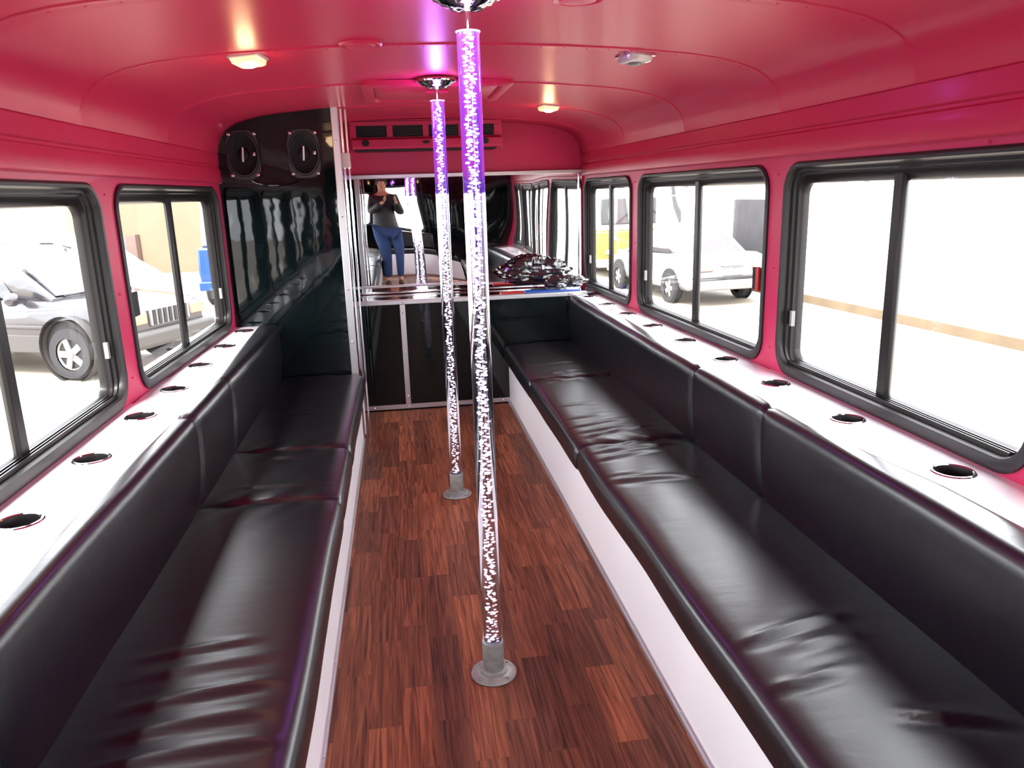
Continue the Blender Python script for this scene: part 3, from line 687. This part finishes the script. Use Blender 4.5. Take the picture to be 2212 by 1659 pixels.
def car(loc, rz, label, cat, name, kind):
    t = thing(name, label, cat, loc, rz)
    suv = kind == 'suv'
    if suv:      # length 4.6, x forward
        body = [(-2.25, .80, .42, .98, .05), (-2.20, .87, .38, 1.08, .05), (-1.5, .90, .36, 1.10, .05), (0, .91, .36, 1.10, .05), (.75, .90, .36, 1.09, .06), (.95, .89, .36, 1.07, .08), (1.7, .86, .36, 1.02, .10), (2.15, .80, .40, .97, .14), (2.28, .72, .45, .90, .16)]
        loft_body(t, 'body', body, 'cargrey')
        gh = [(-2.16, .80, 1.06, 1.14, .02), (-1.95, .79, 1.06, 1.66, .10), (-1.0, .80, 1.06, 1.72, .12), (.05, .80, 1.06, 1.70, .12), (.35, .79, 1.06, 1.55, .12), (1.02, .76, 1.04, 1.10, .04)]
        loft_body(t, 'cabin', gh, 'cargrey')
        b = MB()
        for s in (1, -1):
            for a, c in ((-.52, .42), (-1.35, -.60), (-2.0, -1.43)):
                fr_ = .30 if c > .3 else 0
                b.loops([[(a, s*.812, 1.12), (c, s*.812, 1.12), (c-fr_, s*.775, 1.56), (a, s*.765, 1.60)], [(a, s*.800, 1.12), (c, s*.80, 1.12), (c-fr_, s*.76, 1.56), (a, s*.75, 1.60)]], True, True, True)
        b.loops([[(.98, -.66, 1.13), (.98, .66, 1.13), (.42, .60, 1.55), (.42, -.60, 1.55)], [(1.01, -.66, 1.135), (1.01, .66, 1.135), (.45, .60, 1.56), (.45, -.60, 1.56)]], True, True, True)
        b.build('window_glass', 'carglass', t, smooth=False)
        b = MB()
        for s in (1, -1):
            b.box((-.95, s*.89-.02, .36), (.95, s*.89+.035, .62)); b.box((-.95, s*.91-.02, .70), (.95, s*.91+.02, .76))
        b.build('side_cladding', 'cargreylow', t, bev=.02)
        b = MB(); b.box((2.02, -.88, .40), (2.40, .88, .64)); b.build('front_bumper', 'cargreylow', t, bev=.06)
        b = MB(); b.box((-2.42, -.88, .40), (-2.1, .88, .64)); b.build('rear_bumper', 'cargreylow', t, bev=.06)
        b = MB(); b.box((2.20, -.40, .68), (2.32, .40, .93)); b.build('grille_surround', 'carwhite', t, bev=.02)
        b = MB()
        for i in range(7): b.box((2.31, -.37+i*.107, .70), (2.335, -.37+i*.107+.055, .91))
        b.build('grille_slots', 'black', t)
        for s in (1, -1):
            b = MB(); b.box((2.12, s*.61-.17, .72), (2.30, s*.61+.17, .90)); b.build('headlamp', 'headlamp', t, bev=.03)
            b = MB(); b.ball((.62, s*1.02, 1.13), .12, 12, 8, (.7, 1.0, .8)); b.box((.60, min(s*.84, s*1.0), 1.06), (.68, max(s*.84, s*1.0), 1.10)); b.build('wing_mirror', 'cargrey', t)
            MB().tube([(-1.9, s*.62, 1.74), (-1.5, s*.62, 1.79), (-.2, s*.62, 1.78), (.1, s*.62, 1.71)], .016).build('roof_rail', 'black', t)
            for wx in (1.36, -1.33):
                MB().lathe([(.46, -.10), (.46, .03), (.40, .035), (.40, -.1)], 28, (wx, s*.885, .44), 'y', False, False).build('wheel_arch', 'cargreylow', t)
                MB().lathe([(.41, -.02), (.41, .012)], 28, (wx, s*.885, .42), 'y').build('arch_liner', 'black', t)
                wheel(t, wx, s*.83, .365, .24, s)
        MB().tube([(1.02, -.55, 1.12), (1.08, 0, 1.14), (1.06, .3, 1.13)], .012).build('wiper', 'black', t)
    else:        # sedan 4.6
        body = [(-2.30, .66, .50, .80, .10), (-2.24, .78, .36, .98, .08), (-1.9, .84, .30, 1.03, .08), (-1.2, .87, .28, 1.00, .06), (0, .88, .27, .96, .06), (.8, .87, .27, .95, .08), (1.4, .85, .27, .90, .12), (2.0, .80, .32, .80, .16), (2.28, .68, .40, .66, .18)]
        loft_body(t, 'body', body, 'carwhite')
        gh = [(-1.62, .70, .98, 1.02, .02), (-1.15, .74, .96, 1.28, .14), (-.75, .75, .94, 1.40, .17), (0, .75, .94, 1.43, .18), (.30, .74, .94, 1.38, .17), (1.10, .72, .93, .97, .03)]
        loft_body(t, 'cabin', gh, 'carwhite')
        b = MB()
        for s in (1, -1):
            for pts_ in ([(-.10, 1.0), (.80, 1.0), (.28, 1.30), (-.10, 1.34)], [(-.20, 1.0), (-1.10, 1.02), (-.80, 1.31), (-.20, 1.34)]):
                b.loops([[(x, s*(.775-.38*(z-1.0)), z) for x, z in pts_], [(x, s*(.745-.38*(z-1.0)), z) for x, z in pts_]], True, True, True)
        b.loops([[(-1.60, -.60, 1.02), (-1.60, .60, 1.02), (-.93, .54, 1.37), (-.93, -.54, 1.37)], [(-1.63, -.60, 1.03), (-1.63, .60, 1.03), (-.96, .54, 1.385), (-.96, -.54, 1.385)]], True, True, True)
        b.build('window_glass', 'glasslight' if 'glasslight' in M else 'carglass', t, smooth=False)
        b = MB(); b.box((-2.42, -.84, .34), (-2.12, .84, .56)); b.build('rear_bumper', 'carwhite', t, bev=.05)
        b = MB(); b.box((-2.425, -.83, .55), (-2.2, .83, .585)); b.build('bumper_strip', 'black', t, bev=.01)
        b = MB(); b.box((2.05, -.80, .34), (2.36, .80, .54)); b.build('front_bumper', 'carwhite', t, bev=.05)
        for s in (1, -1):
            b = MB(); b.box((-2.33, s*.60-.17, .70), (-2.16, s*.60+.17, .88)); b.build('tail_lamp', 'taillamp', t, bev=.03)
            b = MB(); b.ball((.62, s*.93, .98), .09, 12, 8, (.7, 1.0, .7)); b.build('wing_mirror', 'carwhite', t)
            for wx in (1.38, -1.30):
                MB().lathe([(.37, -.02), (.37, .012)], 28, (wx, s*.868, .34), 'y').build('arch_liner', 'black', t)
                wheel(t, wx, s*.80, .31, .20, s)
        b = MB(); b.box((-2.37, -.26, .80), (-2.30, .26, .83)); b.build('boot_handle', 'grey', t, bev=.01)
        b = MB(); b.box((-2.33, -.22, .62), (-2.31, .22, .74)); b.build('licence_plate', 'white', t, bev=.01)
    return t
car((-5.62, 12.55, ZG), -.42, 'dark grey off-road car with slotted grille parked outside the left windows', 'car', 'car', 'suv')
car((6.02, 16.85, ZG), PI/2+.12, 'white four-door car seen from behind outside the right windows', 'car', 'car', 'sedan')

# yellow bus facing the camera
bt = thing('bus', 'yellow and white bus with a big windscreen parked beyond the white car', 'bus', (6.30, 20.5, ZG), 0)
b = MB(); b.loops([[(x, y, z) for x, z in ((-1.22, .35), (-1.25, .6), (-1.25, 1.25), (1.25, 1.25), (1.25, .6), (1.22, .35))] for y in (0, .12, 9)], True, True, True); b.build('body', 'yellow', bt, bev=.06)
b = MB(); b.loops([[(x, y, z) for x, z in ((-1.25, 1.25), (-1.22, 2.75), (-1.0, 2.95), (1.0, 2.95), (1.22, 2.75), (1.25, 1.25))] for y in (.02, 9)], True, True, True); b.build('upper_body', 'whitewall', bt, bev=.05)
b = MB(); b.box((-1.12, -.03, 1.40), (-.03, .05, 2.10)); b.box((.03, -.03, 1.40), (1.12, .05, 2.10)); b.build('windscreen', 'busglass', bt, bev=.04)
b = MB(); b.box((.42, -.05, 2.14), (1.28, .04, 2.48)); b.build('destination_board', 'greydoor', bt, bev=.02)
b = MB()
for i in range(7): b.box((-.30, -.02, .66+i*.055), (.30, .01, .672+i*.055))
b.build('grille_slots', 'black', bt)
b = MB(); b.box((-.98, -.03, .62), (-.78, .02, .74)); b.box((-.68, -.03, .62), (-.42, .02, .74)); b.build('headlamp', 'whitewall', bt, bev=.01)
b = MB(); b.box((.78, -.03, .62), (.98, .02, .74)); b.box((.42, -.03, .62), (.68, .02, .74)); b.build('headlamp', 'whitewall', bt, bev=.01)
for x in (-.75, .05, .75): MB().lathe([(.07, -.02), (.05, -.025)], 16, (x, 0, 1.05), 'y').build('lamp_ring', 'grey', bt)
b = MB(); b.box((-1.25, -.18, .28), (1.25, .05, .50)); b.build('front_bumper', 'grey', bt, bev=.03)
b = MB(); b.tube([(-.9, -.05, 1.30), (-.3, -.06, 1.75)], .012); b.tube([(.9, -.05, 1.30), (.3, -.06, 1.75)], .012); b.build('wiper', 'black', bt)
for s in (1, -1):
    for y in (1.9, 7.2): 
        MB().lathe([(.28, -.15), (.46, -.15), (.5, -.1), (.5, .1), (.46, .15), (.28, .15)], 28, (s*1.10, y, .5), 'x').build('wheel', 'tyre', bt)
# white building
wb = thing('white_building', 'long plain white building beside the yard outside the right windows', 'building', (0, 0, ZG))
A = Vector((8.75, 3.0, 0)); B = Vector((7.55, 18.4, 0)); dd = (B-A).normalized(); nn = Vector((dd.y, -dd.x, 0))
def slab(p, q, z0, z1, t0, t1): return [[p+nn*t0+Vector((0, 0, z)), q+nn*t0+Vector((0, 0, z)), q+nn*t1+Vector((0, 0, z)), p+nn*t1+Vector((0, 0, z))] for z in (z0, z1)]
MB().loops(slab(A, B, 0, 4.8, 0, 5), True, True, True).build('wall', 'whitewall', wb, smooth=False)
MB().loops(slab(A, B, 0, .16, -.03, 0), True, True, True).build('base_kerb', 'kerb', wb, smooth=False)
p0 = A+dd*((16.1-3.0)/dd.y); p1 = A+dd*((17.5-3.0)/dd.y)
MB().loops(slab(p0, p1, .02, 2.02, -.05, .01), True, True, True).build('door', 'greydoor', wb, smooth=False)
MB().loops(slab(p0-dd*.08, p0, .02, 2.1, -.07, .01), True, True, True).build('door_frame', 'whitewall', wb, smooth=False)
# orange building and cream annex, left
ob = thing('orange_building', 'orange rendered building behind the snow bank outside the left windows', 'building', (0, 0, ZG))
b = MB(); b.box((-16, 28, 0), (-3.2, 34, 6)); b.build('wall', 'orange', ob, smooth=False)
b = MB(); b.box((-10.3, 27.94, 0), (-9.27, 28, 1.30)); b.build('doorway', 'carwhite', ob, smooth=False)
b = MB(); b.box((-9.265, 27.93, .40), (-8.955, 28, 1.28)); b.build('window_pane', 'taillamp', ob, smooth=False)
b = MB(); b.box((-8.95, 27.90, .25), (-8.84, 28, 1.32)); b.build('door_post', 'brick', ob, smooth=False)
cbd = thing('cream_building', 'pale cream garage building behind the dark grey car', 'building', (0, 0, ZG))
b = MB(); b.box((-26, 23, 0), (-10.4, 27.5, 3.9)); b.build('wall', 'cream', cbd, smooth=False)
b = MB(); b.box((-22.5, 22.93, 0), (-15.5, 23, 2.5)); b.build('garage_door', 'whitewall', cbd, smooth=False)
b = MB(); b.box((-13.4, 22.93, 0), (-12.2, 23, 2.3)); b.build('brown_door', 'headlamp', cbd, smooth=False)
# snow bank
L = []
for i in range(61):
    x = -14.0+8.4*i/60; l = []
    env = math.sin(PI*min(1, max(0, i/60)))**.6
    for j in range(17):
        q = j/16; h = math.sin(PI*q)**.8*env*(1.85+.55*noise.noise(Vector((x*.5, q*2, 3)))+.25*noise.noise(Vector((x*1.7, q*6, 1))))
        l.append((x, 17.0+q*5.5+.3*noise.noise(Vector((x, q*4, 9))), ZG-.02+max(0, h)))
    L.append(l)
tag(MB().loops(L, closed=False).build('snow_bank', 'snow', ang=60), 'big heap of dirty snow behind the dark grey car', 'snow bank')
# blue truck
tk = thing('truck', 'blue truck seen past the snow bank at the edge of the left window', 'truck', (-3.62, 18.0, ZG), .05)
b = MB(); b.loops([[(x, y, z) for x, z in ((-.95, .45), (-1.0, .8), (-.98, 1.35), (.98, 1.35), (1.0, .8), (.95, .45))] for y in (0, .1, 4.6)], True, True, True); b.build('body', 'blue', tk, bev=.05)
b = MB(); b.loops([[(x, y, z) for x, z in ((-.95, 1.35), (-.88, 2.45), (-.7, 2.6), (.7, 2.6), (.88, 2.45), (.95, 1.35))] for y in (.35, 2.2)], True, True, True); b.build('cab', 'grey', tk, bev=.05)
b = MB(); b.box((-.78, .33, 1.48), (.78, .36, 2.3)); b.build('windscreen', 'busglass', tk, bev=.02)
b = MB(); b.box((-.98, .36, 2.36), (-.74, .6, 2.52)); b.build('corner_light', 'blue', tk, bev=.02)
b = MB(); b.box((-1.0, -.12, .42), (1.0, .05, .62)); b.build('bumper', 'blue', tk, bev=.03)
for s in (1, -1):
    for y in (.9, 3.6): MB().lathe([(.22, -.11), (.36, -.11), (.4, -.07), (.4, .07), (.36, .11), (.22, .11)], 24, (s*.88, y, .4), 'x').build('wheel', 'tyre', tk)
# pale van close to the left windows
vn = thing('van', 'pale teal van parked closest to the near left window', 'van', (-5.2, 4.9, ZG), 0)
b = MB(); b.loops([[(x, y, z) for x, z in ((-.90, .30), (-.95, .6), (-.93, 1.15), (-.82, 1.95), (-.6, 2.05), (.6, 2.05), (.82, 1.95), (.93, 1.15), (.95, .6), (.90, .30))] for y in (-2.3, -2.2, 2.3, 2.42)], True, True, True); b.build('body', 'teal', vn, bev=.05)
b = MB()
for y in (-2.0, -.6, .8): b.loops([[(.945, y, 1.18), (.945, y+1.2, 1.18), (.865, y+1.2, 1.78), (.865, y, 1.78)], [(.93, y, 1.18), (.93, y+1.2, 1.18), (.85, y+1.2, 1.78), (.85, y, 1.78)]], True, True, True)
b.build('window_glass', 'carglass', vn, smooth=False)
b = MB(); b.box((-.75, 2.40, 1.2), (.75, 2.44, 1.75)); b.build('rear_window', 'carglass', vn, bev=.02)
for s in (1, -1):
    for y in (-1.5, 1.5): MB().lathe([(.2, -.1), (.32, -.1), (.34, -.07), (.34, .07), (.32, .1), (.2, .1)], 24, (s*.86, y, .34), 'x').build('wheel', 'tyre', vn)

# ---------------------------------------------------------------- the person taking the photograph, seen in the mirror
def skin(name, nodes, edges, m, parent, sub=2, root=0):
    me = bpy.data.meshes.new(name); me.from_pydata([n[0] for n in nodes], edges, []); me.update()
    o = bpy.data.objects.new(name, me); C.objects.link(o); me.materials.append(M[m])
    sk = o.modifiers.new('skin', 'SKIN'); sk.use_smooth_shade = True
    for i, n in enumerate(nodes):
        r = n[1]; sv = me.skin_vertices[0].data[i]; sv.radius = (r, r) if not isinstance(r, tuple) else r; sv.use_root = (i == root)
    ss = o.modifiers.new('subsurf', 'SUBSURF'); ss.levels = sub; ss.render_levels = sub
    o.parent = parent; return o
pe = thing('person', 'person in dark jacket and blue jeans taking the photo, seen in the mirror', 'person', (-.285, -.46, 0))
H = [((0, 0, .94), (.15, .115)), ((0, 0, 1.10), (.14, .105)), ((0, .01, 1.28), (.165, .11)), ((0, 0, 1.42), (.13, .085)), ((0, .01, 1.50), .055), ((0, .03, 1.58), (.072, .088)), ((0, .03, 1.67), (.078, .098)), ((0, .02, 1.74), (.055, .07)),
     ((.175, 0, 1.39), .058), ((.23, .08, 1.16), .045), ((.20, .34, 1.31), .030), ((.195, .372, 1.335), .026),
     ((-.175, 0, 1.39), .058), ((-.20, .12, 1.15), .045), ((-.01, .34, 1.30), .030), ((.02, .372, 1.33), .026),
     ((.09, 0, .86), .088), ((.10, .03, .50), .058), ((.10, -.01, .10), .040), ((.10, .02, .045), .038), ((.105, .14, .035), .032),
     ((-.09, 0, .86), .088), ((-.09, .02, .50), .055), ((-.09, -.02, .10), .040), ((-.09, .01, .045), .038), ((-.10, .13, .035), .032)]
Ed = [(0, 1), (1, 2), (2, 3), (3, 4), (4, 5), (5, 6), (6, 7), (3, 8), (8, 9), (9, 10), (10, 11), (3, 12), (12, 13), (13, 14), (14, 15), (0, 16), (16, 17), (17, 18), (18, 19), (19, 20), (0, 21), (21, 22), (22, 23), (23, 24), (24, 25)]
skin('body', H, Ed, 'skin', pe)
def sub_skin(name, ids, grow, m):
    idx = {k: i for i, k in enumerate(ids)}
    nd = []
    for k in ids:
        r = H[k][1]; r = (r, r) if not isinstance(r, tuple) else r
        nd.append((H[k][0], (r[0]+grow, r[1]+grow)))
    return skin(name, nd, [(idx[a], idx[b]) for a, b in Ed if a in idx and b in idx], m, pe)
H.append(((0, 0, .86), (.155, .12))); Ed.append((0, 26))
sub_skin('jacket', [26, 0, 1, 2, 3, 8, 9, 10, 12, 13, 14], .030, 'jacket')
sub_skin('jeans', [0, 16, 17, 18, 21, 22, 23], .018, 'denim')
for ids in ((19, 20), (24, 25)): sub_skin('shoe', list(ids), .010, 'shoe')
b = MB(); b.lathe([(.004, .105), (.05, .098), (.085, .06), (.096, .01), (.09, -.05), (.07, -.07)], 24, (0, .012, 1.67), cap0=True, cap1=False, sx=.88, sy=1.06)
b.build('hair', 'hair', pe)
for s in (1, -1):
    b = MB(); b.ball((s*.030, .118, 1.645), .011, 10, 8); b.build('eye', 'white', pe)
    b = MB(); b.ball((s*.080, .02, 1.63), .022, 10, 8, (.35, .7, 1.2)); b.build('ear', 'skin', pe)
b = MB(); b.ball((0, .132, 1.615), .016, 10, 8, (.7, 1, 1.4)); b.build('nose', 'skin', pe)
b = MB(); b.ball((0, .118, 1.575), .020, 10, 8, (1.1, .4, .3)); b.build('mouth', 'red', pe)
# hands closed round the sides of the phone
for s, w_ in ((1, (.195, .372, 1.335)), (-1, (.02, .372, 1.33))):
    wx = .184 if s > 0 else .036
    nd = [((w_[0], w_[1], w_[2]), .024), ((wx, .385, 1.375), (.028, .014))]; ed = [(0, 1)]
    for q in range(4):
        z = 1.355+q*.019; L_ = (.90, 1.0, .95, .78)[3-q]
        i0 = len(nd); nd += [((wx+s*.006, .402, z), .0085), ((wx-s*.006, .418, z+.002), .008), ((wx-s*.022*L_, .421, z+.003), .0072)]
        ed += [(1, i0), (i0, i0+1), (i0+1, i0+2)]
    i0 = len(nd); nd += [((wx-s*.004, .386, 1.345), .010), ((wx-s*.022, .388, 1.362), .009)]; ed += [(1, i0), (i0, i0+1)]
    skin('hand', nd, ed, 'skin', pe, 1)
ph = thing('phone', 'thin black phone held up by the person reflected in the mirror', 'phone', (-.2, -.062, 1.385))
b = MB(); b.box((-.070, -.005, -.037), (.070, .005, .037)); b.build('case', 'black', ph, bev=.004)
b = MB(); b.box((-.062, -.0062, -.033), (.062, -.0052, .033)); b.build('screen', 'carglass', ph, smooth=False)
